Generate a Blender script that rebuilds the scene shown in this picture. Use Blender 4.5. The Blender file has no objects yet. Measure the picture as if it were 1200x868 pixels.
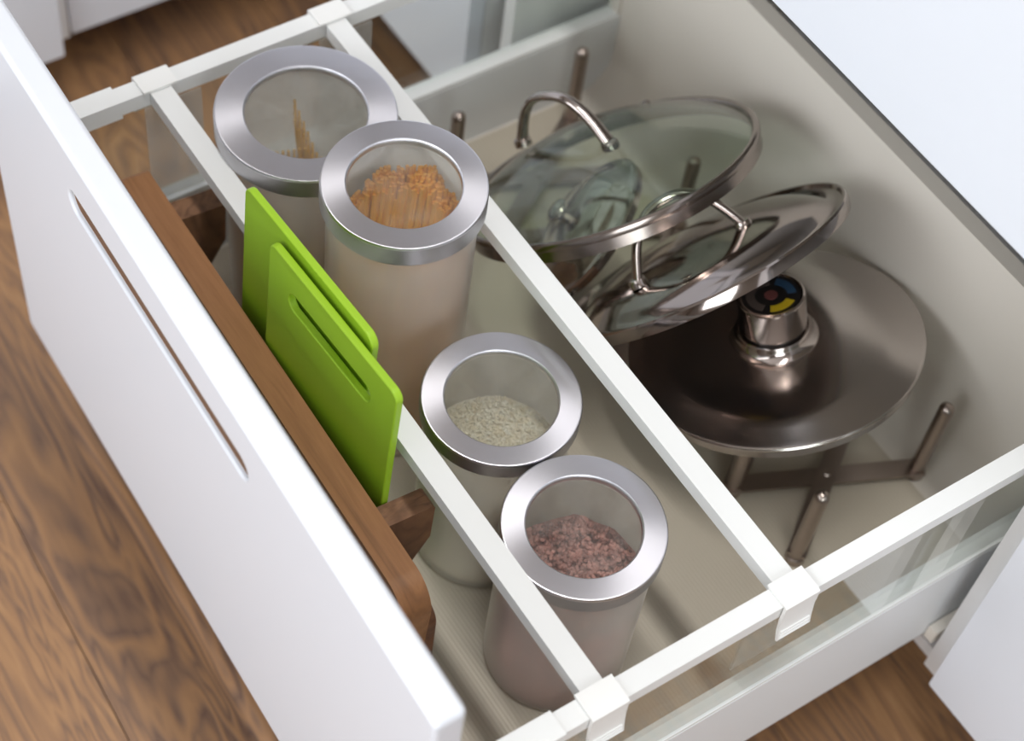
import bpy, bmesh, math, random
from mathutils import Vector, Matrix, Quaternion
random.seed(7)
V = Vector
sc = bpy.context.scene
COL = sc.collection
PI = math.pi
# units are metres; z = 0 is the top of the drawer rails, x runs along the drawer front, y runs into the cabinet
FLOOR = -0.44

# ------------------------------------------------------------------ camera
cam_d = bpy.data.cameras.new('camera'); cam = bpy.data.objects.new('camera', cam_d); COL.objects.link(cam)
CR = [[0.5407708, 0.8371856, 0.0817749], [0.7235706, -0.4133887, -0.5527706], [-0.4289668, 0.3580921, -0.8293115]]
CC = V([1.103695, -0.476359, 1.252671])
M = Matrix(((CR[0][0], -CR[1][0], -CR[2][0], CC[0]), (CR[0][1], -CR[1][1], -CR[2][1], CC[1]), (CR[0][2], -CR[1][2], -CR[2][2], CC[2]), (0, 0, 0, 1)))
cam.matrix_world = M
cam_d.sensor_width = 36; cam_d.sensor_fit = 'HORIZONTAL'
cam_d.lens = 36 * 2160.4259 / 1200
cam_d.shift_x = (600 - 560.9218) / 1200; cam_d.shift_y = (496.7007 - 434) / 1200
cam_d.clip_start = 0.02; cam_d.clip_end = 50
cam_d.dof.use_dof = True; cam_d.dof.focus_distance = 1.52; cam_d.dof.aperture_fstop = 3.6
sc.camera = cam

# ------------------------------------------------------------------ light and exposure
sc.view_settings.view_transform = 'Standard'; sc.view_settings.look = 'None'
sc.view_settings.gamma = 1; sc.view_settings.use_curve_mapping = False
sc.view_settings.exposure = -0.08
world = bpy.data.worlds.new('daylight'); sc.world = world; world.use_nodes = True
bg = world.node_tree.nodes['Background']; bg.inputs[0].default_value = (0.85, 0.92, 1.0, 1); bg.inputs[1].default_value = 1.0

def area(name, loc, target, sx, sy, power, color):
    d = bpy.data.lights.new(name, 'AREA'); d.shape = 'RECTANGLE'; d.size = sx; d.size_y = sy; d.energy = power; d.color = color
    o = bpy.data.objects.new(name, d); COL.objects.link(o); o.location = loc
    o.rotation_euler = (V(target) - V(loc)).to_track_quat('-Z', 'Y').to_euler()
    return o
area('window_daylight', (0.5, -2.15, 1.05), (0.5, 0, 0.55), 2.3, 1.3, 54, (0.93, 0.96, 1.0))
area('side_window_daylight', (2.9, -0.9, 1.0), (0.7, -0.4, 0), 1.2, 1.2, 30, (0.92, 0.96, 1.0))
area('ceiling_lamp_light', (0.6, 0.06, 1.95), (0.6, 0.06, 0), 1.5, 0.12, 21, (1.0, 0.985, 0.965))

# ------------------------------------------------------------------ material helpers
def mat(name):
    m = bpy.data.materials.new(name); m.use_nodes = True
    return m, m.node_tree.nodes, m.node_tree.links, m.node_tree.nodes['Principled BSDF']
def plain(name, color, rough=0.5, metal=0.0, spec=0.5, coat=0.0, bump=None):
    m, n, l, b = mat(name)
    b.inputs['Base Color'].default_value = (*color, 1); b.inputs['Roughness'].default_value = rough
    b.inputs['Metallic'].default_value = metal; b.inputs['Specular IOR Level'].default_value = spec
    b.inputs['Coat Weight'].default_value = coat
    if bump:
        t = n.new('ShaderNodeTexNoise'); t.inputs['Scale'].default_value = bump[0]
        tc = n.new('ShaderNodeTexCoord'); l.new(tc.outputs['Object'], t.inputs['Vector'])
        k = n.new('ShaderNodeBump'); k.inputs['Strength'].default_value = bump[1]; k.inputs['Distance'].default_value = 0.001
        l.new(t.outputs['Fac'], k.inputs['Height']); l.new(k.outputs['Normal'], b.inputs['Normal'])
    return m
def srgb(r, g, b):
    f = lambda c: c / 12.92 if c <= 0.04045 else ((c + 0.055) / 1.055) ** 2.4
    return (f(r), f(g), f(b))
def wood(name, stops, scale, stretch, rough=0.5, dist=2.0, wave=6.0, use_obj=True, bump=0.3):
    m, n, l, b = mat(name)
    tc = n.new('ShaderNodeTexCoord'); mp = n.new('ShaderNodeMapping'); mp.inputs['Scale'].default_value = stretch
    oi = n.new('ShaderNodeObjectInfo'); ad = n.new('ShaderNodeVectorMath'); ad.operation = 'ADD'
    mu = n.new('ShaderNodeMath'); mu.operation = 'MULTIPLY'; mu.inputs[1].default_value = 37.0
    l.new(oi.outputs['Random'], mu.inputs[0])
    l.new(tc.outputs['Object'], mp.inputs['Vector']); l.new(mp.outputs['Vector'], ad.inputs[0]); l.new(mu.outputs[0], ad.inputs[1])
    nz = n.new('ShaderNodeTexNoise'); nz.inputs['Scale'].default_value = scale; nz.inputs['Detail'].default_value = 3; nz.inputs['Distortion'].default_value = dist
    l.new(ad.outputs[0], nz.inputs['Vector'])
    # growth-ring bands: the noise value folded into contour lines
    m1 = n.new('ShaderNodeMath'); m1.operation = 'MULTIPLY'; m1.inputs[1].default_value = wave; l.new(nz.outputs['Fac'], m1.inputs[0])
    m2 = n.new('ShaderNodeMath'); m2.operation = 'PINGPONG'; m2.inputs[1].default_value = 0.5; l.new(m1.outputs[0], m2.inputs[0])
    f = n.new('ShaderNodeTexNoise'); f.inputs['Scale'].default_value = scale * 9; f.inputs['Detail'].default_value = 5
    l.new(ad.outputs[0], f.inputs['Vector'])
    g = n.new('ShaderNodeTexNoise'); g.inputs['Scale'].default_value = scale * 0.6; l.new(ad.outputs[0], g.inputs['Vector'])
    mx = n.new('ShaderNodeMath'); mx.operation = 'MULTIPLY_ADD'; mx.inputs[1].default_value = 0.75; l.new(m2.outputs[0], mx.inputs[0])
    f2 = n.new('ShaderNodeMath'); f2.operation = 'MULTIPLY'; f2.inputs[1].default_value = 0.38; l.new(f.outputs['Fac'], f2.inputs[0]); l.new(f2.outputs[0], mx.inputs[2])
    g2 = n.new('ShaderNodeMath'); g2.operation = 'MULTIPLY_ADD'; g2.inputs[1].default_value = 0.55; l.new(g.outputs['Fac'], g2.inputs[0]); 
    m4 = n.new('ShaderNodeMath'); m4.operation = 'SUBTRACT'; l.new(mx.outputs[0], m4.inputs[0]); m4.inputs[1].default_value = 0.24; l.new(m4.outputs[0], g2.inputs[2])
    r = n.new('ShaderNodeValToRGB'); el = r.color_ramp.elements
    while len(el) > 1: el.remove(el[-1])
    el[0].position = stops[0][0]; el[0].color = (*srgb(*stops[0][1]), 1)
    for p, c in stops[1:]:
        e = el.new(p); e.color = (*srgb(*c), 1)
    l.new(g2.outputs[0], r.inputs['Fac']); l.new(r.outputs['Color'], b.inputs['Base Color'])
    b.inputs['Roughness'].default_value = rough
    k = n.new('ShaderNodeBump'); k.inputs['Strength'].default_value = bump; k.inputs['Distance'].default_value = 0.002
    l.new(g2.outputs[0], k.inputs['Height']); l.new(k.outputs['Normal'], b.inputs['Normal'])
    return m
def steel(name, color, rough, radial=False, streak=0.0, aniso=0.0):
    m, n, l, b = mat(name)
    b.inputs['Metallic'].default_value = 1.0; b.inputs['Base Color'].default_value = (*color, 1); b.inputs['Roughness'].default_value = rough
    if radial:
        b.inputs['Anisotropic'].default_value = aniso
        t = n.new('ShaderNodeTangent'); t.direction_type = 'RADIAL'; t.axis = 'Z'; l.new(t.outputs[0], b.inputs['Tangent'])
    if streak:
        tc = n.new('ShaderNodeTexCoord'); nz = n.new('ShaderNodeTexNoise'); nz.inputs['Scale'].default_value = 14; nz.inputs['Detail'].default_value = 4
        l.new(tc.outputs['Object'], nz.inputs['Vector'])
        mr = n.new('ShaderNodeMapRange'); mr.inputs[3].default_value = rough - streak; mr.inputs[4].default_value = rough + streak
        l.new(nz.outputs['Fac'], mr.inputs[0]); l.new(mr.outputs[0], b.inputs['Roughness'])
    return m
def thin_glass(name, tint, rough=0.02, haze=0.0, ior=1.45, grime=0.0, hazecol=(0.85, 0.84, 0.8), back=0.5):
    # a thin pane: clear transmission with a Fresnel mirror, optionally a little surface haze
    m, n, l, b = mat(name); n.remove(b); out = n['Material Output']
    tr = n.new('ShaderNodeBsdfTransparent'); tr.inputs[0].default_value = (*tint, 1)
    gl = n.new('ShaderNodeBsdfGlossy'); gl.inputs['Roughness'].default_value = rough; gl.inputs['Color'].default_value = (1, 1, 1, 1)
    # Schlick reflectance, the same from both sides of the pane
    lw = n.new('ShaderNodeLayerWeight'); lw.inputs['Blend'].default_value = 0.5
    pw = n.new('ShaderNodeMath'); pw.operation = 'POWER'; pw.inputs[1].default_value = 5.0; l.new(lw.outputs['Facing'], pw.inputs[0])
    r0 = ((ior - 1) / (ior + 1)) ** 2
    fr = n.new('ShaderNodeMath'); fr.operation = 'MULTIPLY_ADD'; fr.inputs[1].default_value = 1 - r0; fr.inputs[2].default_value = r0; l.new(pw.outputs[0], fr.inputs[0])
    mx = n.new('ShaderNodeMixShader'); l.new(fr.outputs[0], mx.inputs[0])
    src = tr
    if haze > 0:
        df = n.new('ShaderNodeBsdfTranslucent'); df.inputs[0].default_value = (*hazecol, 1)
        d2 = n.new('ShaderNodeBsdfDiffuse'); d2.inputs[0].default_value = (*hazecol, 1)
        ms = n.new('ShaderNodeMixShader'); ms.inputs[0].default_value = back; l.new(df.outputs[0], ms.inputs[1]); l.new(d2.outputs[0], ms.inputs[2])
        mh = n.new('ShaderNodeMixShader'); mh.inputs[0].default_value = haze
        if grime:
            tc = n.new('ShaderNodeTexCoord'); nz = n.new('ShaderNodeTexNoise'); nz.inputs['Scale'].default_value = 40; nz.inputs['Detail'].default_value = 3
            l.new(tc.outputs['Object'], nz.inputs['Vector'])
            mr = n.new('ShaderNodeMapRange'); mr.inputs[1].default_value = 0.3; mr.inputs[2].default_value = 0.7
            mr.inputs[3].default_value = max(0, haze - grime); mr.inputs[4].default_value = haze + grime
            l.new(nz.outputs['Fac'], mr.inputs[0]); l.new(mr.outputs[0], mh.inputs[0])
        l.new(tr.outputs[0], mh.inputs[1]); l.new(ms.outputs[0], mh.inputs[2]); src = mh
    l.new(src.outputs[0], mx.inputs[1]); l.new(gl.outputs[0], mx.inputs[2]); l.new(mx.outputs[0], out.inputs['Surface'])
    return m

M_front = plain('white satin lacquer', srgb(.885, .90, .93), 0.35, coat=0.1)
M_steelw = plain('white powder coat', srgb(.875, .85, .81), 0.42)
M_steelside = plain('white enamelled steel', srgb(.895, .905, .91), 0.38)
M_rail = plain('white rail plastic', srgb(.92, .925, .92), 0.4)
M_clip = plain('white clip plastic', srgb(.94, .94, .93), 0.35)
M_mdf = plain('raw brown fibreboard', srgb(.55, .42, .33), 0.8)
M_wall = plain('warm painted wall', srgb(.60, .57, .54), 0.9)
M_ceil = plain('white ceiling paint', srgb(.84, .83, .82), 0.9)
M_carc = plain('white melamine', srgb(.90, .90, .90), 0.45)
M_plinth = plain('grey plinth', srgb(.42, .40, .39), 0.6)
M_metal = steel('rack steel', srgb(.66, .61, .58), 0.28)
M_polish = steel('polished steel', srgb(.74, .70, .68), 0.12)
M_rim = steel('lid rim steel', srgb(.62, .58, .555), 0.2)
M_lidsteel = steel('brushed lid steel', srgb(.76, .73, .71), 0.19, radial=True, aniso=0.5)
M_jarlid = steel('brushed jar lid', srgb(.87, .865, .89), 0.38, radial=True, aniso=0.8)
M_jarrim = steel('jar lid side', srgb(.74, .735, .75), 0.42)
M_pane = thin_glass('drawer glass', (.955, .978, .962), 0.01)
M_lidglass = thin_glass('tempered lid glass', (.86, .91, .86), 0.02, ior=1.5)
M_window = thin_glass('jar window', (.95, .96, .95), 0.03, haze=0.07, grime=0.05)
M_frost = thin_glass('frosted jar glass', (.93, .92, .90), 0.35, haze=0.5, hazecol=(.97, .95, .92), back=.3)
M_plate = thin_glass('clear plastic plate', (.90, .90, .89), 0.15, haze=0.26)
M_wood = wood('oiled board wood', [(0, (.46, .31, .19)), (.4, (.56, .385, .24)), (.7, (.62, .435, .28)), (1, (.68, .50, .33))], 9, (0.5, 5, 3), 0.5, 1.0, 3, bump=0.12)
M_foot = wood('foot end grain wood', [(0, (.33, .22, .15)), (.45, (.48, .34, .24)), (1, (.60, .44, .31))], 14, (3, 1, 0.6), 0.6, 1.0, 6, bump=0.3)
M_dark = wood('dark board wood', [(0, (.30, .18, .12)), (.5, (.40, .25, .16)), (1, (.48, .31, .20))], 10, (0.6, 4, 3), 0.5, 1.0, 5, bump=0.15)
M_floor = wood('oak plank', [(.05, (.36, .27, .23)), (.22, (.47, .36, .28)), (.42, (.56, .42, .30)), (.6, (.61, .46, .32)), (.85, (.70, .55, .40)), (1, (.74, .62, .50))], 1.9, (0.8, 7.0, 1.0), 0.42, 1.3, 11, bump=0.3)
M_black = plain('black plastic', (.012, .011, .011), 0.3)
M_green = plain('lime plastic', srgb(.62, .785, .17), 0.45, bump=(600, 0.08))
M_yellow = plain('yellow print', srgb(.72, .62, .10), 0.4)
M_blue = plain('blue print', srgb(.15, .27, .38), 0.4)
M_red = plain('red print', srgb(.42, .24, .23), 0.4)
M_grey = plain('grey print', srgb(.33, .29, .27), 0.4)
M_spag = plain('dry spaghetti', srgb(.93, .72, .26), 0.5)
M_pasta = plain('amber noodles', srgb(.93, .66, .27), 0.5)
def speckled(name, c0, c1, scale, rough=.6):
    m, n, l, b = mat(name); b.inputs['Roughness'].default_value = rough
    tc = n.new('ShaderNodeTexCoord'); v = n.new('ShaderNodeTexVoronoi'); v.inputs['Scale'].default_value = scale
    l.new(tc.outputs['Object'], v.inputs['Vector']); sp = n.new('ShaderNodeSeparateColor'); l.new(v.outputs['Color'], sp.inputs[0])
    mx = n.new('ShaderNodeMix'); mx.data_type = 'RGBA'; mx.inputs[6].default_value = (*c0, 1); mx.inputs[7].default_value = (*c1, 1)
    l.new(sp.outputs[0], mx.inputs[0]); l.new(mx.outputs[2], b.inputs['Base Color']); return m
M_rice = speckled('white rice', srgb(.95, .90, .80), srgb(.99, .97, .91), 200)
M_lentil = speckled('pink brown lentils', srgb(.56, .36, .34), srgb(.92, .68, .64), 190)
M_seed = plain('dark crumbs', srgb(.42, .22, .10), 0.7)

# ribbed drawer mat
M_mat, n_, l_, b_ = mat('ribbed drawer mat')
b_.inputs['Base Color'].default_value = (*srgb(.76, .725, .66), 1); b_.inputs['Roughness'].default_value = 0.4
tc_ = n_.new('ShaderNodeTexCoord'); wv_ = n_.new('ShaderNodeTexWave'); wv_.bands_direction = 'Y'; wv_.inputs['Scale'].default_value = 80; wv_.inputs['Distortion'].default_value = 0
l_.new(tc_.outputs['Object'], wv_.inputs['Vector'])
k_ = n_.new('ShaderNodeBump'); k_.inputs['Strength'].default_value = 0.3; k_.inputs['Distance'].default_value = 0.0006
l_.new(wv_.outputs['Fac'], k_.inputs['Height']); l_.new(k_.outputs['Normal'], b_.inputs['Normal'])

# ------------------------------------------------------------------ geometry helpers
def tag(o, label=None, cat=None, group=None, kind=None):
    if label: o['label'] = label
    if cat: o['category'] = cat
    if group: o['group'] = group
    if kind: o['kind'] = kind
    return o
def empty(name, loc=(0, 0, 0), label=None, cat=None, group=None, kind=None, quat=None):
    o = bpy.data.objects.new(name, None); COL.objects.link(o); o.location = loc; o.empty_display_size = 0.02
    if quat is not None: o.rotation_mode = 'QUATERNION'; o.rotation_quaternion = quat
    return tag(o, label, cat, group, kind)
def obj(name, bm, m, parent=None, smooth=35, loc=None):
    bmesh.ops.recalc_face_normals(bm, faces=bm.faces)
    lim = math.radians(smooth)
    for f in bm.faces: f.smooth = smooth > 0
    for e in bm.edges:
        if len(e.link_faces) == 2: e.smooth = e.calc_face_angle(PI) < lim
    me = bpy.data.meshes.new(name); bm.to_mesh(me); bm.free()
    for mm in (m if isinstance(m, (list, tuple)) else [m]): me.materials.append(mm)
    o = bpy.data.objects.new(name, me); COL.objects.link(o)
    if 0 < smooth < 75 and len(me.polygons) < 60000:
        w = o.modifiers.new('weighted', 'WEIGHTED_NORMAL'); w.keep_sharp = True; w.weight = 90
    if parent: o.parent = parent
    if loc: o.location = loc
    return o
def NB(): return bmesh.new()
def bev(bm, w, seg=2, angle=40):
    es = [e for e in bm.edges if len(e.link_faces) == 2 and e.calc_face_angle(0) > math.radians(angle)]
    bmesh.ops.bevel(bm, geom=es, offset=w, segments=seg, profile=0.5, affect='EDGES', clamp_overlap=True)
    return bm
def box(bm, x0, x1, y0, y1, z0, z1, mi=0):
    v = [bm.verts.new(p) for p in ((x0, y0, z0), (x1, y0, z0), (x1, y1, z0), (x0, y1, z0), (x0, y0, z1), (x1, y0, z1), (x1, y1, z1), (x0, y1, z1))]
    for q in ((0, 3, 2, 1), (4, 5, 6, 7), (0, 1, 5, 4), (1, 2, 6, 5), (2, 3, 7, 6), (3, 0, 4, 7)):
        f = bm.faces.new([v[i] for i in q]); f.material_index = mi
    return v
def bbox(x0, x1, y0, y1, z0, z1, b=0.0015, seg=2):
    bm = NB(); box(bm, x0, x1, y0, y1, z0, z1)
    return bev(bm, b, seg) if b else bm
def lathe(prof, seg=96, bm=None, closed=False, mats=None):
    bm = bm or NB(); rings = []
    for r, z in prof:
        if r < 1e-6: rings.append([bm.verts.new((0, 0, z))])
        else: rings.append([bm.verts.new((r * math.cos(2 * PI * i / seg), r * math.sin(2 * PI * i / seg), z)) for i in range(seg)])
    pairs = list(zip(rings[:-1], rings[1:])) + ([(rings[-1], rings[0])] if closed else [])
    for k, (a, b) in enumerate(pairs):
        for i in range(seg):
            j = (i + 1) % seg
            if len(a) == 1 and len(b) == 1: continue
            if len(a) == 1: f = bm.faces.new((a[0], b[i], b[j]))
            elif len(b) == 1: f = bm.faces.new((a[i], a[j], b[0]))
            else: f = bm.faces.new((a[i], a[j], b[j], b[i]))
            if mats: f.material_index = mats[k]
    return bm
def tube(path, ra, rb=None, up=(0, 0, 1), seg=12, bm=None, cap=True):
    # elliptical section swept along a path; ra is the half width across, rb the half thickness along the normal
    bm = bm or NB(); rb = rb or ra; up = V(up); P = [V(p) for p in path]; rings = []
    for i, p in enumerate(P):
        t = (P[min(i + 1, len(P) - 1)] - P[max(i - 1, 0)]).normalized()
        s = t.cross(up)
        if s.length < 1e-5: s = t.cross(V((1, 0, 0)))
        s.normalize(); nn = s.cross(t).normalized()
        a_ = ra[i] if isinstance(ra, list) else ra; b_ = rb[i] if isinstance(rb, list) else rb
        rings.append([bm.verts.new(p + s * (a_ * math.cos(2 * PI * k / seg)) + nn * (b_ * math.sin(2 * PI * k / seg))) for k in range(seg)])
    for a, b in zip(rings[:-1], rings[1:]):
        for k in range(seg): bm.faces.new((a[k], a[(k + 1) % seg], b[(k + 1) % seg], b[k]))
    if cap:
        bm.faces.new(list(reversed(rings[0]))); bm.faces.new(rings[-1])
    return bm
def prism(pts, a, b, axis):
    # polygon pts (2d) extruded between a and b along an axis ('x': pts=(y,z), 'y': pts=(x,z), 'z': pts=(x,y))
    bm = NB()
    mk = {'x': lambda p, q: (q, p[0], p[1]), 'y': lambda p, q: (p[0], q, p[1]), 'z': lambda p, q: (p[0], p[1], q)}[axis]
    A = [bm.verts.new(mk(p, a)) for p in pts]; B = [bm.verts.new(mk(p, b)) for p in pts]
    bm.faces.new(A); bm.faces.new(list(reversed(B)))
    for i in range(len(pts)):
        j = (i + 1) % len(pts); bm.faces.new((A[i], B[i], B[j], A[j]))
    return bm
def rounded(x0, x1, z0, z1, r, n=6):
    pts = []
    rr = r if isinstance(r, (list, tuple)) else [r] * 4
    for (cx, cz, a0), q in zip(((x0, z0, PI), (x1, z0, 1.5 * PI), (x1, z1, 0), (x0, z1, .5 * PI)), rr):
        sx = 1 if cx == x0 else -1; sz = 1 if cz == z0 else -1
        for k in range(n + 1):
            a = a0 + .5 * PI * k / n
            pts.append((cx + sx * q + q * math.cos(a), cz + sz * q + q * math.sin(a)))
    return pts
def plate_with_slot(outer, inner, y0, y1):
    # a flat board in the xz plane with one through hole; both loops counter-clockwise; each side is two half faces
    bm = NB(); n = len(outer) // 4
    zm = (min(p[1] for p in inner) + max(p[1] for p in inner)) / 2
    x0, x1 = min(p[0] for p in outer), max(p[0] for p in outer)
    outer = outer[:2 * n] + [(x1, zm)] + outer[2 * n:] + [(x0, zm)]
    iR, iL = 2 * n, len(outer) - 1
    kR = max(range(len(inner)), key=lambda k: (inner[k][0], -abs(inner[k][1] - zm))); kL = min(range(len(inner)), key=lambda k: (inner[k][0], abs(inner[k][1] - zm)))
    run = lambda L, a, b: [L[(a + k) % len(L)] for k in range((b - a) % len(L) + 1)]
    lo = []
    for y in (y0, y1):
        A = [bm.verts.new((p[0], y, p[1])) for p in outer]; B = [bm.verts.new((p[0], y, p[1])) for p in inner]
        bm.faces.new(run(A, iR, iL) + list(reversed(run(B, kR, kL))))
        bm.faces.new(run(A, iL, iR) + list(reversed(run(B, kL, kR))))
        lo.append((A, B))
    for w in (0, 1):
        A, B = lo[0][w], lo[1][w]
        for i in range(len(A)):
            j = (i + 1) % len(A); bm.faces.new((A[i], A[j], B[j], B[i]))
    bmesh.ops.recalc_face_normals(bm, faces=bm.faces)
    return bm
def qz(n):  # rotation carrying +z to n
    return V((0, 0, 1)).rotation_difference(V(n).normalized())

# ------------------------------------------------------------------ the room
fl = obj('floor', bbox(-1.6, 3.0, -2.3, 1.2, FLOOR - 0.06, FLOOR - 0.012, 0), plain('subfloor', srgb(.25, .2, .17), .9), None, 0); tag(fl, kind='structure')
PW, ang = 0.192, -0.040
ci, si = math.cos(ang), math.sin(ang)
pl_mesh = {}
seam0 = -0.2505   # a board joint passes here at x = 0.2
k = 0
for row in range(-10, 8):
    yb = seam0 + 0.012 + row * PW
    x = -1.75 + (row * 0.47) % 1.1
    first = True
    segs = [(-1.75, x)] if x > -1.7 else []
    while x < 3.1: segs.append((x, x + 1.18)); x += 1.18
    for a, b in segs:
        L = round(b - a, 4)
        if L < 0.05: continue
        if L not in pl_mesh:
            bm = bbox(-L / 2 + .0006, L / 2 - .0006, .0006, PW - .0006, -0.012, 0, 0.0012, 1)
            o = obj('plank', bm, M_floor, fl); pl_mesh[L] = o.data
        else:
            o = bpy.data.objects.new('plank', pl_mesh[L]); COL.objects.link(o); o.parent = fl
        mx = (a + b) / 2
        o.location = (0.2 + (mx - .2) * ci - (yb - seam0) * si, seam0 + (mx - .2) * si + (yb - seam0) * ci, FLOOR); o.rotation_euler = (0, 0, ang)
def wall(name, x0, x1, y0, y1, z0, z1, m): return tag(obj(name, bbox(x0, x1, y0, y1, z0, z1, 0), m, None, 0), kind='structure')
ZC = 2.05
wall('wall_back', -1.6, 3.0, 1.2, 1.3, FLOOR - .06, ZC, M_wall)
wall('wall_left', -1.7, -1.6, -2.3, 1.3, FLOOR - .06, ZC, M_wall)
bm = NB()   # right wall with the side window opening
for a in ((-2.3, -1.5, FLOOR - .06, ZC), (-.3, 1.3, FLOOR - .06, ZC), (-1.5, -.3, FLOOR - .06, .4), (-1.5, -.3, 1.6, ZC)):
    box(bm, 3.0, 3.1, a[0], a[1], a[2], a[3])
tag(obj('wall_right', bm, M_wall, None, 0), kind='structure')
bm = NB()
for a in ((-1.5, -1.45, .4, 1.6), (-.35, -.3, .4, 1.6), (-1.45, -.35, .4, .45), (-1.45, -.35, 1.55, 1.6)): box(bm, 3.02, 3.08, *a)
w = tag(obj('window_2', bm, M_carc, None, 0), kind='structure')
obj('window_pane', bbox(3.048, 3.052, -1.45, -.35, .45, 1.55, 0), M_pane, w, 0)
wall('ceiling', -1.7, 3.1, -2.4, 1.3, ZC, ZC + .08, M_ceil)
bm = NB()   # front wall with the window opening
for a in ((-1.7, -.7, FLOOR - .06, ZC), (1.7, 3.1, FLOOR - .06, ZC), (-.7, 1.7, FLOOR - .06, .35), (-.7, 1.7, 1.75, ZC)):
    box(bm, a[0], a[1], -2.4, -2.3, a[2], a[3])
tag(obj('wall_front', bm, M_wall, None, 0), kind='structure')
bm = NB()
for a in ((-.7, -.65, .35, 1.75), (1.65, 1.7, .35, 1.75), (-.65, 1.65, .35, .40), (-.65, 1.65, 1.70, 1.75), (.475, .525, .40, 1.70)):
    box(bm, a[0], a[1], -2.38, -2.32, a[2], a[3])
w = tag(obj('window_1', bm, M_carc, None, 0), kind='structure')
obj('window_pane', bbox(-.65, 1.65, -2.352, -2.348, .40, 1.70, 0), M_pane, w, 0)

# ------------------------------------------------------------------ cabinets
FY = 0.42      # plane of the cabinet fronts
def front_bm(x0, x1, y0, y1, z0, z1, r=0.004):
    bm = prism(rounded(x0, x1, z0, z1, .0025, 3), y0, y1, 'y'); return bev(bm, r, 3, 60)
c = empty('base_cabinet', (.35, .75, FLOOR), 'white kitchen base cabinet that the open drawer slides out of', 'cabinet')
def cpart(name, bm, m, par, off): 
    o = obj(name, bm, m, par); o.location = -V(off); return o
co = (.35, .75, FLOOR)
cpart('side_panel', bbox(-.055, -.037, FY + .022, 1.0, -.345, .44), M_carc, c, co)
cpart('side_panel', bbox(.733, .751, FY + .022, 1.0, -.345, .44), M_carc, c, co)
cpart('bottom_panel', bbox(-.037, .733, FY + .03, 1.0, -.345, -.327), M_carc, c, co)
cpart('back_panel', bbox(-.037, .733, .985, 1.0, -.327, .44), M_carc, c, co)
cpart('plinth', bbox(-.055, .751, FY + .09, FY + .106, FLOOR, -.345), M_plinth, c, co)
u = empty('upper_drawer', (.35, FY, .199), 'closed white drawer front above the open drawer', 'drawer'); uo = (.35, FY, .199)
cpart('front_panel', front_bm(-.052, .748, FY, FY + .02, .199, .42), M_front, u, uo)
cpart('drawer_box', bbox(-.02, .70, FY + .021, .95, .215, .36), M_steelw, u, uo)
def neighbour(name, x0, x1, label, zb):
    e = empty(name, ((x0 + x1) / 2, .75, FLOOR), label, 'cabinet'); off = ((x0 + x1) / 2, .75, FLOOR)
    cpart('cabinet_front', front_bm(x0, x1, FY, FY + .02, zb, .42), M_front, e, off)
    cpart('carcass', bbox(x0 + .003, x1 - .003, FY + .023, 1.0, -.345, .44), M_carc, e, off)
    cpart('plinth', bbox(x0 + .003, x1 - .003, FY + .09, FY + .106, FLOOR, -.345), M_plinth, e, off)
neighbour('base_cabinet', .757, 1.35, 'white base cabinet right of the open drawer, lower right corner of the photo', -.325)
neighbour('base_cabinet', -.69, -.088, 'white base cabinet left of the drawer, seen through its far glass side', -.32)
# the run across the corner, its fronts facing the drawer
def side_front(y0, y1, x, zb, zt=.42):
    bm = prism(rounded(y0, y1, zb, zt, .003, 3), x - .02, x, 'x'); return bev(bm, .004, 3, 60)
for (y0, y1, x, zb, lab) in ((.0925, .41, -.4255, -.34, 'white cabinet at the top edge of the photo, the one nearer the far corner'),
                             (-.52, .0715, -.402, -.345, 'white cabinet in the top left corner of the photo, nearest the drawer front')):
    off = (x - .25, (y0 + y1) / 2, FLOOR); e = empty('corner_cabinet', off, lab, 'cabinet')
    cpart('cabinet_front', side_front(y0, y1, x, zb), M_front, e, off)
    cpart('carcass', bbox(x - .5, x - .022, y0 + .001, y1 + (.018 if y1 < .1 else 0), zb + .003, .44), M_carc, e, off)
    cpart('plinth', bbox(-.64, -.624, y0 + .001, y1, FLOOR, zb + .003), M_plinth, e, off)

# ------------------------------------------------------------------ the open drawer
DF = -0.26           # inner floor level
D = empty('kitchen_drawer', (.35, .2, DF), 'large white open drawer with glass sides holding jars and pot lids', 'drawer'); Do = (.35, .2, DF)
def dpart(name, bm, m, par=None, smooth=35): 
    o = obj(name, bm, m, par or D, smooth)
    if par is None: o.location = -V(Do)
    return o
# front panel, turned about one degree with its finger slot
FX0, FX1, FZ0, FZ1, FT = -.030, .722, -.292, .160, .0255
fy = lambda x: -.1428 - .0185 * x
SL = rounded(.158, .462, .0868, .1122, .0125, 8)
bm = plate_with_slot(rounded(FX0, FX1, FZ0, FZ1, .007, 5), SL, 0, FT)
es = [e for e in bm.edges if len(e.link_faces) == 2 and e.calc_face_angle(0) > .8]
ins = lambda e: all(.15 < v.co.x < .47 and .08 < v.co.z < .12 for v in e.verts)
eo, ei = [e for e in es if not ins(e)], [e for e in es if ins(e)]
bmesh.ops.bevel(bm, geom=ei, offset=.003, segments=3, profile=.5, affect='EDGES')
eo = [e for e in bm.edges if len(e.link_faces) == 2 and e.calc_face_angle(0) > .8 and not ins(e)]
bmesh.ops.bevel(bm, geom=eo, offset=.0048, segments=5, profile=.5, affect='EDGES')
for v in bm.verts: v.co.y += fy(v.co.x)
fp = dpart('front_panel', bm, M_front)
bm = NB()
inn = rounded(.1586, .4614, .0874, .1116, .0119, 8); ou = rounded(.157, .463, .0858, .1132, .0135, 8)
A = [[bm.verts.new((p[0], y + fy(p[0]), p[1])) for p in L] for y in (.0045, FT - .004) for L in (inn, ou)]
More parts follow.
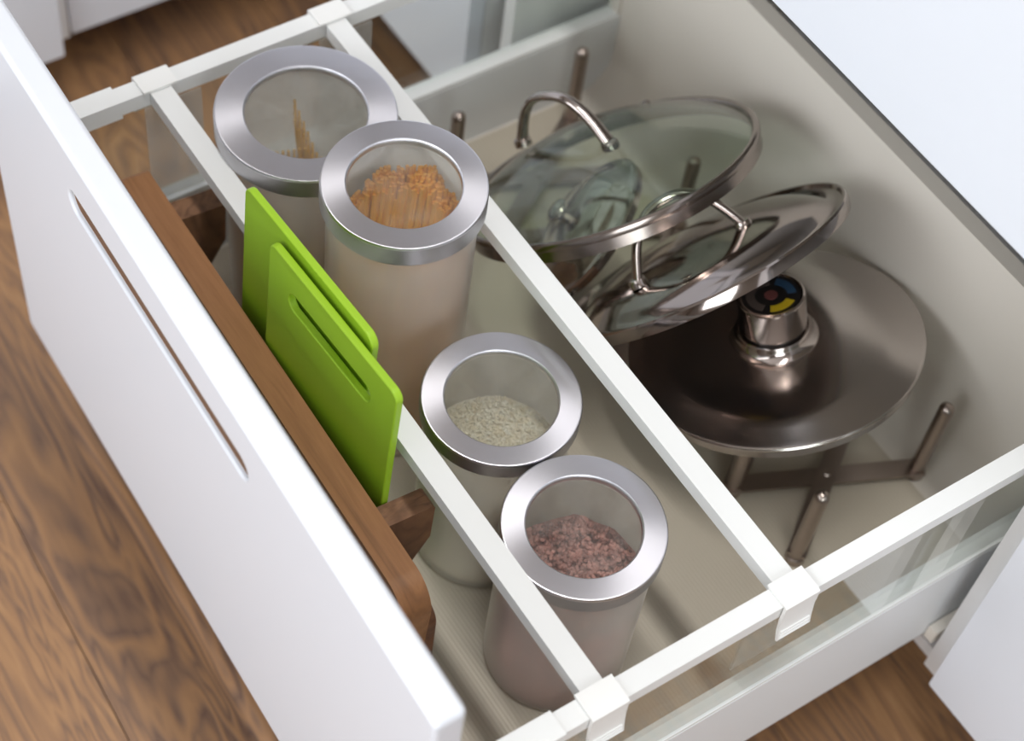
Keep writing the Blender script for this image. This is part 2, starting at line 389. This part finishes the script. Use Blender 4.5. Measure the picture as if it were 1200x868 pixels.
for i in range(len(inn)):
    j = (i + 1) % len(inn)
    bm.faces.new((A[0][i], A[0][j], A[2][j], A[2][i])); bm.faces.new((A[0][i], A[1][i], A[1][j], A[0][j]))
    bm.faces.new((A[2][i], A[2][j], A[3][j], A[3][i])); bm.faces.new((A[1][i], A[3][i], A[3][j], A[1][j]))
sl = dpart('slot_lining', bm, M_mdf, fp); tag(sl, 'raw brown edge inside the finger slot')
dpart('drawer_bottom', bbox(0, .70, -.110, .575, -.275, DF, 0), M_steelw)
# steel sides (double walled, rounded inner foot), glass and rails
RW = .0186
for s, x0, x1 in ((0, -RW, 0), (1, .70, .70 + RW)):
    bm = bbox(x0, x1, -.112, .578, -.298, -.163, .003, 3); dpart('side_wall', bm, M_steelside)
    gx = -.0168 if s == 0 else .7118 
    dpart('glass_panel', bbox(gx, gx + .005, -.105, .556, -.170, -.008, .0006, 1), M_pane)
    r = dpart('side_rail', bbox(x0, x1, -.085, .575, -.0165, 0, .0012, 2), M_rail)
    bm = bbox(x0 - .0018, x1 + .0018, -.118, -.029, -.0185, .0022, .0012, 2); q = dpart('rail_sleeve', bm, M_rail, r)
    # channel that carries the glass
    gz = -.152
    bm = bbox(x0 + .0004, x1 - .0004, -.110, .575, -.164, -.158, .0015, 2); dpart('glass_channel', bm, M_rail)
    bm = bbox(x0 - .0005 if s == 0 else .7195, -.0195 if s == 0 else x1 + .0115, .437, .86, -.302, -.282, .001, 1)
    if s == 0:
        bm.free(); bm = bbox(x0 - .0115, x0 - .0005, .437, .86, -.302, -.282, .001, 1)
    dpart('slide_runner', bm, M_steelw)
# back panel with a coved inner foot
pts = [(.560, .008), (.560, -.215)] + [(.560 - .045 * (1 - math.cos(a)), -.215 - .045 * math.sin(a)) for a in [PI / 2 * k / 8 for k in range(1, 9)]] + [(.515, -.274), (.5775, -.274), (.5775, .008)]
bm = prism(pts, -.004, .704, 'x'); bev(bm, .0025, 3, 60); dpart('back_panel', bm, M_steelw)
# the corner upright at the back ends of the glass
for s, x0, x1 in ((0, -RW, .0), (1, .70, .70 + RW)):
    dpart('corner_post', bbox(x0 + (0 if s == 0 else .0012), x1 - (.0012 if s == 0 else 0), .5565, .5772, -.160, .006, .002, 2), M_steelw)

o = obj('drawer_mat', bbox(.004, .696, -.108, .512, 0, .0015, .0005, 1), M_mat, None); o.location = (0, 0, DF)
tag(o, 'finely ribbed grey beige mat lining the drawer bottom', 'mat')
MT = DF + .0016

# dividers
def divider(y0, y1, label):
    cy = (y0 + y1) / 2; off = V((.35, cy, 0)); e = empty('drawer_divider', off, label, 'divider', 'white bars across the drawer')
    def p(n, bm, m, par=None):
        o = obj(n, bm, m, par or e)
        if par is None: o.location = -off
        return o
    p('bar', bbox(.0015, .6985, y0, y1, -.0155, -.0004, .001, 2), M_rail)
    w = .0172
    for s in (0, 1):
        X = (lambda v: v) if s else (lambda v: .70 - v)
        # saddle over the rail: a hook profile extruded along the rail, with a springy outer lip
        prof = [(.6975, .0035), (.7195, .0035), (.7225, .0015), (.7225, -.018), (.7240, -.032), (.7262, -.045), (.7245, -.0462), (.7215, -.034), (.7198, -.018), (.7195, .0006), (.6975, .0006)]
        bm = prism([(X(a), b) for a, b in prof], cy - w, cy + w, 'y'); bev(bm, .0006, 1, 60)
        cl = p('clip', bm, M_clip)
        for zz in (-.0345, -.0385, -.0425):
            xx = .7240 + (-.032 - zz) * .0022 / .013
            a = X(xx); rb = tube([(a, cy - w * .86, zz), (a, cy + w * .86, zz)], .0011, .0011, seg=8); p('ridge', rb, M_clip, cl).location = (0, 0, 0)
        xa, xb = sorted((X(.6962), X(.6985)))
        p('end_plate', bbox(xa, xb, cy - .018, cy + .040, -.146, -.0168, .0005, 1), M_plate)
divider(0, .021, 'white divider bar nearest the drawer front, between boards and jars')
divider(.1851, .2061, 'white divider bar between the storage jars and the pot lids')

# ------------------------------------------------------------------ jars
def jar(x, y, ztop, R, Rw, h, rb, label):
    e = empty('storage_jar', (x, y, MT), label, 'jar'); H = ztop - MT
    zb = H - h + .004
    bm = lathe([(0, .0004), (rb - .006, .0004), (rb - .0018, .002), (rb, .007), (rb, zb - .004), (rb - .003, zb), (rb - .004, zb), (rb - .0032, zb - .008), (rb - .0032, .009), (rb - .008, .0045), (0, .0045)], 96)
    obj('jar_body', bm, M_frost, e)
    prof = [(Rw, -.0062), (Rw, -.0022), (Rw + .0006, -.0008), (Rw + .0016, 0), (R - .0022, 0), (R - .0009, -.0004), (R - .0003, -.0013), (R, -.0028)]
    side = [(R, -h + .003), (R - .0015, -h + .001), (R - .0022, -h), (rb + .0006, -h), (rb + .0006, -h + .004), (rb - .004, -h + .0045), (rb - .006, -.0062)]
    mats = [0] * (len(prof) - 1) + [1] * (len(side) + 1)
    bm = lathe(prof + side, 128, closed=True, mats=mats)
    ld = obj('lid', bm, [M_jarlid, M_jarrim], e, 30); ld.location = (0, 0, H)
    obj('lid_window', lathe([(0, -.0024), (Rw - .0002, -.0024), (Rw - .0002, -.0048), (0, -.0048)], 64), M_window, ld)
    return e
JA = (.1064, .1030, .022, .0831, .0552, .024, .0745)
JB = (.2552, .1126, .070, .0721, .0490, .0245, .0660)
JC = (.4244, .1117, -.035, .0699, .0488, .0205, .0650)
JD = (.5645, .1010, -.035, .0697, .0480, .0210, .0650)
jar(*JA, 'widest frosted jar with steel lid in the far corner, spaghetti inside')
jar(*JB, 'tallest frosted jar with steel lid beside the green boards, amber noodles inside')
jar(*JC, 'frosted jar with steel windowed lid, white rice inside')
jar(*JD, 'frosted jar with steel windowed lid nearest the clips, pink lentils inside')
# contents
def strand_pile(name, m, cx, cy, items, r, label, cat, seg=5, extra=None):
    bm = NB()
    for a, b in items: tube([a, b], r, r, seg=seg, bm=bm)
    if extra: extra(bm)
    o = obj(name, bm, m, None); o.location = (cx, cy, MT + .005); return tag(o, label, cat, None, 'stuff')
rnd = random.Random(5)
H = .245
it = []
for i in range(300):
    a = rnd.uniform(0, 2 * PI); q = rnd.random() ** .3 * .0665
    bx, by = q * math.cos(a), q * math.sin(a)
    hh = rnd.uniform(.125, .15) + (.045 if by < -.03 else 0)
    it.append(((bx, by, .001), (bx * .95 + rnd.uniform(-.008, .008), by * .95 + rnd.uniform(-.008, .008), hh)))
for k in range(9):
    for jj in range(4): it.append(((-.02 + .0035 * k, .02 + .001 * k, .002), (-.065 + .005 * k + .0022 * jj, .025 + .002 * k - .0012 * jj, .217 - .011 * k - .006 * jj)))
for k in range(7):
    it.append(((.0 + .003 * k, .03, .002), (-.004 + .006 * k, .058, .165 + .004 * k)))
    it.append(((-.04 + .002 * k, .01, .002), (-.066 + .004 * k, .0 + .004 * k, .155 + .003 * k)))
strand_pile('spaghetti', M_spag, JA[0], JA[1], it, .0013, 'thin yellow spaghetti standing inside the widest jar', 'pasta')
it = []
FD = V((-.66, .75, 0))               # the bundle leans away from the drawer front corner
SD = V((.75, .66, 0))
for i in range(560):
    u = rnd.uniform(-.0585, .0585); w = rnd.uniform(-1, 1); half = math.sqrt(.0595 ** 2 - u * u)
    base = SD * u * .85 + FD * (w * half * .9)
    t = (w + 1) / 2                                  # 0 = nearest layer, 1 = farthest
    top = SD * u + FD * (half * (.62 + .36 * t))
    hh = .270 + .014 * t + .005 * math.sin(150 * u) + rnd.uniform(-.010, .003) - 9 * u * u
    it.append(((base.x, base.y, .002), (top.x, top.y, hh)))
strand_pile('noodles', M_pasta, JB[0], JB[1], it, .0019, 'amber dry noodles leaning inside the tallest jar', 'pasta', 5)
def grains(name, m, j, level, slope, size, count, label, lump=0.004):
    x, y, rb = j[0], j[1], j[6] - .0045
    from mathutils import noise
    bm = NB(); base = MT + .005
    hz = lambda px, py: level + lump * noise.noise(V((px * 40, py * 40, 3.1))) + slope[0] * px + slope[1] * py
    # settled mass below, grains on top
    seg = 40; rings = []
    for q in (0, .25, .5, .75, 1):
        if q == 0: rings.append([bm.verts.new((0, 0, hz(0, 0) - size * .6 - base))])
        else: rings.append([bm.verts.new((rb * q * math.cos(2 * PI * i / seg), rb * q * math.sin(2 * PI * i / seg), hz(rb * q * math.cos(2 * PI * i / seg), rb * q * math.sin(2 * PI * i / seg)) - size * .6 - base)) for i in range(seg)])
    rings.append([bm.verts.new((rb * math.cos(2 * PI * i / seg), rb * math.sin(2 * PI * i / seg), .0005)) for i in range(seg)])
    rings.append([bm.verts.new((0, 0, .0005))])
    for a, b in zip(rings[:-1], rings[1:]):
        for i in range(seg):
            jn = (i + 1) % seg
            if len(a) == 1: bm.faces.new((a[0], b[i], b[jn]))
            elif len(b) == 1: bm.faces.new((a[i], a[jn], b[0]))
            else: bm.faces.new((a[i], a[jn], b[jn], b[i]))
    for i in range(count):
        a = rnd.uniform(0, 2 * PI); q = math.sqrt(rnd.random()) * (rb - size)
        px, py = q * math.cos(a), q * math.sin(a)
        T = Matrix.Translation((px, py, hz(px, py) - base + rnd.uniform(-.4, .5) * size)) @ Quaternion((rnd.gauss(0, 1), rnd.gauss(0, 1), rnd.gauss(0, 1), rnd.gauss(0, 1))).normalized().to_matrix().to_4x4() @ Matrix.Diagonal((size * m[1][0], size * m[1][1], size * m[1][2], 1))
        bmesh.ops.create_icosphere(bm, subdivisions=1, radius=.5, matrix=T)
    o = obj(name, bm, m[0], None, 80); o.location = (x, y, base); return tag(o, label, 'grain', None, 'stuff')
grains('rice_grains', (M_rice, (1.9, .8, .8)), JC, -.119, (0, .0), .0027, 2600, 'white rice filling half of the jar beside the lentils')
grains('lentils', (M_lentil, (1.25, 1.0, .8)), JD, -.117, (0, .0), .0050, 1100, 'pinkish brown lentils in the jar nearest the clips', .012)
bm = NB()   # crumbs caught on the inner wall just under the tall jar's lid
for i in range(170):
    a = rnd.uniform(-2.6, .2); rr = JB[6] - .0056; s = rnd.choice((.0011, .0015, .0021))
    T = Matrix.Translation((rr * math.cos(a), rr * math.sin(a), rnd.uniform(-.006, .004))) @ Matrix.Diagonal((s, s, s * .8, 1))
    bmesh.ops.create_icosphere(bm, subdivisions=1, radius=1, matrix=T)
o = obj('crumbs', bm, M_pasta, None, 80); o.location = (JB[0], JB[1], JB[2] - JB[5] - .006)
tag(o, 'amber crumbs stuck just under the lid of the tallest jar', 'crumbs', None, 'stuff')

# ------------------------------------------------------------------ boards in the front compartment
def yaw_lean(yaw, lean): return Matrix.Rotation(yaw, 4, 'Z') @ Matrix.Rotation(lean, 4, 'X')
# wooden board on its edge, two tapering feet on its back
B0 = V((.295, -.0578, MT)); BH = .2134; BL = .513; BT = .0275
e = empty('wooden_board', B0, 'brown wooden board standing on edge behind the drawer front, two feet', 'board')
e.rotation_euler = (yaw_lean(-.012, -.06)).to_euler()
bm = prism(rounded(-BL / 2, BL / 2, 0, BH, [.02, .02, .030, .012], 8), -BT / 2, BT / 2, 'y'); bev(bm, .0105, 7, 50)
obj('board', bm, M_wood, e)
for xc, wd, top in ((-.211, .023, .1925), (.1635, .021, .1925)):
    pr_ = [(BT / 2 - .0005, top), (BT / 2 + .051, top - .001), (BT / 2 + .054, top - .004), (BT / 2 + .055, top - .050), (BT / 2 + .036, top - .088), (BT / 2 - .0005, top - .110)]
    bm = prism(pr_, xc - wd / 2, xc + wd / 2, 'x'); bev(bm, .0012, 2, 30)
    obj('foot', bm, M_foot, e)
e = empty('wooden_block', (.4985, -.0165, MT), 'small dark wooden block low beside the end of the brown board', 'block')
bm = prism(rounded(-.0275, .0285, 0, .118, [.006, .012, .020, .006], 8), -.007, .007, 'y'); bev(bm, .003, 3, 50)
obj('block', bm, M_dark, e)

# two lime cutting boards, leaning on the divider
def cutting_board(x0, x1, loc, ztop, label, group, yaw, lean, slot, rad):
    e = empty('cutting_board', loc, label, 'cutting board', group); e.rotation_euler = yaw_lean(yaw, lean).to_euler()
    hh = ztop - loc[2]; xc = loc[0]
    bm = plate_with_slot(rounded(x0 - xc, x1 - xc, 0, hh, rad, 7), rounded(slot[0] - xc, slot[1] - xc, hh - slot[2], hh - slot[3], (slot[2] - slot[3]) / 2 - .0001, 8), -.0036, .0036)
    bev(bm, .0016, 3, 50); obj('board', bm, M_green, e)
    # the shallow raised rim of the moulding
    return e
GL = -.052
cutting_board(.208, .396, (.30, -.0228, MT), .0885, 'larger lime green cutting board, the rear one against the divider bar', 'lime cutting boards', .052, GL, (.285, .345, .052, .036), [.012, .012, .012, .009])
cutting_board(.2645, .4475, (.355, -.0312, MT), .082, 'lime green cutting board in front with its oval handle slot showing', 'lime cutting boards', .052, GL, (.296, .415, .049, .030), [.012, .012, .010, .009])

# ------------------------------------------------------------------ pot lid rack
LO = lambda k: V((.6025 + (.0523 - .6025) * k / 6, .3558 + (.3149 - .3558) * k / 6, MT))
UP = lambda k: V((.5866 + (.0377 - .5866) * k / 6, .5215 + (.4802 - .5215) * k / 6, MT))
off = V((.32, .42, MT)); e = empty('lid_rack', off, 'steel criss-cross pot lid rack with upright pegs on the drawer bottom', 'rack')
def rp(n, bm, par=None):
    o = obj(n, bm, M_metal, par or e)
    if par is None: o.location = -off
    return o
for k in range(6):
    for a, b, z in ((UP(k), LO(k + 1), .0095), (LO(k), UP(k + 1), .013)):
        d = (b - a).normalized(); n = V((-d.y, d.x, 0)); w = .0095; z0, z1 = z, z + .0028
        a2, b2 = a - d * .006, b + d * .006
        pts = [(a2 + n * w), (a2 - n * w), (b2 - n * w), (b2 + n * w)]
        bm = prism([(p.x, p.y) for p in pts], MT + z0, MT + z1, 'z'); bev(bm, .0008, 1); rp('bar', bm)
    m = (UP(k) + LO(k + 1) + LO(k) + UP(k + 1)) / 4
    bm = lathe([(0, .0012), (.003, .0012), (.0042, 0), (.0042, -.001), (0, -.001)], 20); o = rp('rivet', bm); o.location = m - off + V((0, 0, .0168))
for P in (UP(0), LO(0), LO(1), UP(4), UP(6), LO(6), LO(4)):
    r = .0076
    bm = lathe([(0, 0)] + [(r + .002, 0), (r + .002, .008), (r, .0095)] + [(r, .12 - r)] + [(r * math.cos(a), .12 - r + r * math.sin(a)) for a in (.3, .6, .9, 1.2)] + [(0, .12)], 24)
    o = rp('peg', bm); o.location = P - off

# ------------------------------------------------------------------ pot lids
def frame_n(n, xdir):
    z = V(n).normalized(); x = V(xdir); x = (x - z * x.dot(z)).normalized(); y = z.cross(x)
    return Matrix((x, y, z)).transposed().to_quaternion()
def cap(R, h, n=20):   # spherical dome profile from rim to apex
    S = (R * R + h * h) / (2 * h); a0 = math.asin(min(1, R / S))
    return [(S * math.sin(a0 * (1 - k / n)), S * math.cos(a0 * (1 - k / n)) - S + h) for k in range(n + 1)]
def strap(par, f, hz, zt, wd=.0062, th=.0046, m=None):
    # arched strap handle along local x with two round feet
    pts = []
    N = 24
    for i in range(N + 1):
        t = -1 + 2 * i / N
        s = math.copysign(abs(t) ** .8, t)
        pts.append((f * t * (1 if abs(t) < .97 else 1.0), 0, hz + (zt - hz) * (1 - abs(t) ** 2.6)))
    pts[0] = (-f * 1.0, 0, hz + .001); pts[-1] = (f * 1.0, 0, hz + .001)
    ws = [wd * (1.0 + .25 * abs(-1 + 2 * i / N) ** 6) for i in range(N + 1)]
    h = obj('handle', tube(pts, ws, th, up=(0, 0, 1), seg=14), m or M_polish, par, 60)
    for sx in (-1, 1):
        q = obj('handle_foot', lathe([(0, .0048), (.005, .0046), (.0078, .0034), (.0088, .001), (.0088, -.004), (0, -.004)], 28), m or M_polish, h); q.location = (sx * f, 0, hz)
    return h
def glass_lid(c, n, xdir, R, dome, f, ztop, label, hoff=(0, 0)):
    e = empty('pot_lid', c, label, 'pot lid', None, None, frame_n(n, xdir))
    Ri = R - .004
    o_ = cap(Ri, dome, 18); i_ = [(r, z - .0032) for r, z in cap(Ri, dome, 18)]; i_[-1] = (0, dome - .0032); o_[-1] = (0, dome)
    obj('glass_dome', lathe(o_ + list(reversed(i_)), 96), M_lidglass, e)
    w = .0062
    ring = [(R - .007, -.004), (R - .007, .0022), (R - .005, .0042), (R - .002, .0046), (R, .003), (R + .0006, .0), (R, -.0036), (R - .0016, -.0042), (R - .0014, -.015), (R - .0034, -.0155), (R - .0046, -.0045)]
    obj('rim', lathe(ring, 128, closed=True), M_rim, e)
    zf = lambda rr: cap(Ri, dome, 40)[min(40, int(40 * (1 - rr / Ri)))][1]
    h = strap(e, f, dome * (1 - (f / Ri) ** 2), ztop); h.location = (hoff[0], hoff[1], 0)
    bmv = lathe([(0, .0022), (.0022, .0022), (.0042, .001), (.0044, -.001), (.0044, -.005), (0, -.005)], 20)
    v = obj('steam_vent', bmv, M_rim, e); v.location = (-.02, R * .62, dome * (1 - .4))
    return e
N1 = V((-.5857, -.1073, .8034)); C1 = V((.233, .3649, -.0763))
glass_lid(C1, N1, (.0954, .0282, .0734), .15, .043, .061, .086, 'largest domed glass lid, uppermost, with an arched steel handle', (-.034, -.010))
N2 = V((-.755, -.1284, .6431)); C2 = V((.3665, .3808, -.0765)); R2 = .145; D2H = .026
F1, F2 = V((.0104, .0224, .0563)), V((-.002, -.0809, .0211))
M_lid2 = steel('mirror steel', srgb(.66, .62, .60), 0.10)
e = empty('pot_lid', C2, 'tilted polished steel lid with a strap handle, between the glass lid and dial knob lid', 'pot lid', None, None, frame_n(N2, F1 - F2))
pr_ = [(R2 - .004, -.010), (R2 - .001, -.009), (R2, -.004), (R2, .0015), (R2 - .0015, .0032), (R2 - .0035, .003), (R2 - .0055, -.0005), (R2 - .011, -.0018), (R2 - .019, -.0005), (R2 - .027, .005), (.105, .0115), (.09, .0155), (.07, .0195), (.05, .0225), (.03, .0246), (.015, .0256), (0, D2H)]
inn = [(r, z - .0012) for r, z in reversed(pr_[7:])] + [(R2 - .0055, -.0022), (R2 - .0035, -.004)]
inn[0] = (0, D2H - .0012)
obj('lid_dome', lathe(pr_ + inn, 160, closed=True), M_lid2, e)
q_ = frame_n(N2, F1 - F2).inverted(); a_, b_2 = q_ @ F1, q_ @ F2
h = strap(e, (a_.x - b_2.x) / 2, .0215, .077, .0068, .0045); h.location = ((a_.x + b_2.x) / 2, (a_.y + b_2.y) / 2, 0)

# steel lid with the dial knob
N3 = V((-.298, -.0963, .9497)); C3 = V((.452, .4145, -.131)); R3 = .14
e = empty('pot_lid', C3, 'wide brushed steel lid with a round dial knob, nearest the cabinet', 'pot lid', None, None, qz(N3))
pr_ = [(R3 - .006, -.012), (R3 - .003, -.011), (R3 - .003, -.004), (R3 - .0005, -.0015), (R3, .0004), (R3 - .0008, .0022), (R3 - .003, .003), (R3 - .008, .0034), (R3 - .022, .0062), (R3 - .030, .0082), (R3 - .038, .0092), (.070, .0115), (.05, .0122), (.03, .0125), (0, .0125)]
inn = [(0, .0112), (.05, .0110), (R3 - .038, .0080), (R3 - .022, .0048), (R3 - .008, .002), (R3 - .006, -.003)]
obj('lid_dome', lathe(pr_ + inn, 160, closed=True), M_lidsteel, e)
kb = obj('knob', lathe([(.0, .028), (.0300, .028), (.0312, .0288), (.0318, .030), (.0318, .061), (.0312, .0635), (.0295, .0645), (.0275, .0635), (.0272, .0622), (0, .0622)], 72), M_polish, e)
obj('knob_base', lathe([(.0412, .0122), (.0418, .0130), (.0416, .0138), (.0404, .0146), (.0388, .0158), (.0372, .0175), (.0358, .0196), (.0348, .0220), (.0342, .0242), (.0334, .0252), (.0, .0255)], 72), M_polish, e)
obj('knob_gap', lathe([(.0295, .0254), (.0295, .0282)], 48), M_black, e)
kd = obj('dial', lathe([(.0271, .0610), (.0271, .0626), (0, .0626)], 60), M_black, kb)
def sector(r0, r1, a0, a1, z, m, name, h=.0006):
    n = 18; bm = NB()
    P = [(r1 * math.cos(a0 + (a1 - a0) * i / n), r1 * math.sin(a0 + (a1 - a0) * i / n)) for i in range(n + 1)] + [(r0 * math.cos(a1 - (a1 - a0) * i / n), r0 * math.sin(a1 - (a1 - a0) * i / n)) for i in range(n + 1)]
    bm.free(); bm = prism(P, z, z + h, 'z'); return obj(name, bm, m, e, 0)
def ksec(*a):
    o = sector(*a); o.parent = kb; return o
G0 = .25
ksec(.0150, .0232, G0 - .95, G0 + .25, .0626, M_yellow, 'dial_sector')
ksec(.0150, .0232, G0 + .75, G0 + 2.0, .0626, M_blue, 'dial_sector')
ksec(.0150, .0232, G0 + 2.3, G0 + 5.0, .0626, M_grey, 'dial_sector')
o = obj('dial_centre', lathe([(0, .0634), (.0062, .0634), (.0062, .0626)], 28), M_red, kb)

# small steel lid on edge between the pegs
NS = V((-.60, -.60, .50)).normalized(); CS = V((.250, .333, -.126))
e = empty('pot_lid', CS, 'small polished steel lid on edge under the largest glass lid', 'pot lid', None, None, frame_n(NS, (0, 0, 1)))
R4 = .08
pr_ = [(R4 - .004, -.008), (R4 - .001, -.007), (R4, 0), (R4 - .002, .002), (R4 - .010, .003), (R4 - .018, .010), (R4 - .030, .017), (R4 - .05, .021), (0, .024)]
inn = [(0, .0228), (R4 - .05, .0198), (R4 - .031, .0158), (R4 - .019, .0088), (R4 - .011, .0018), (R4 - .004, .0)]
obj('lid_dome', lathe(pr_ + inn, 96, closed=True), M_polish, e)
obj('knob', lathe([(0, .040), (.008, .0395), (.0125, .037), (.013, .034), (.009, .031), (.006, .028), (.007, .0225), (0, .0225)], 40), M_polish, e, 60)
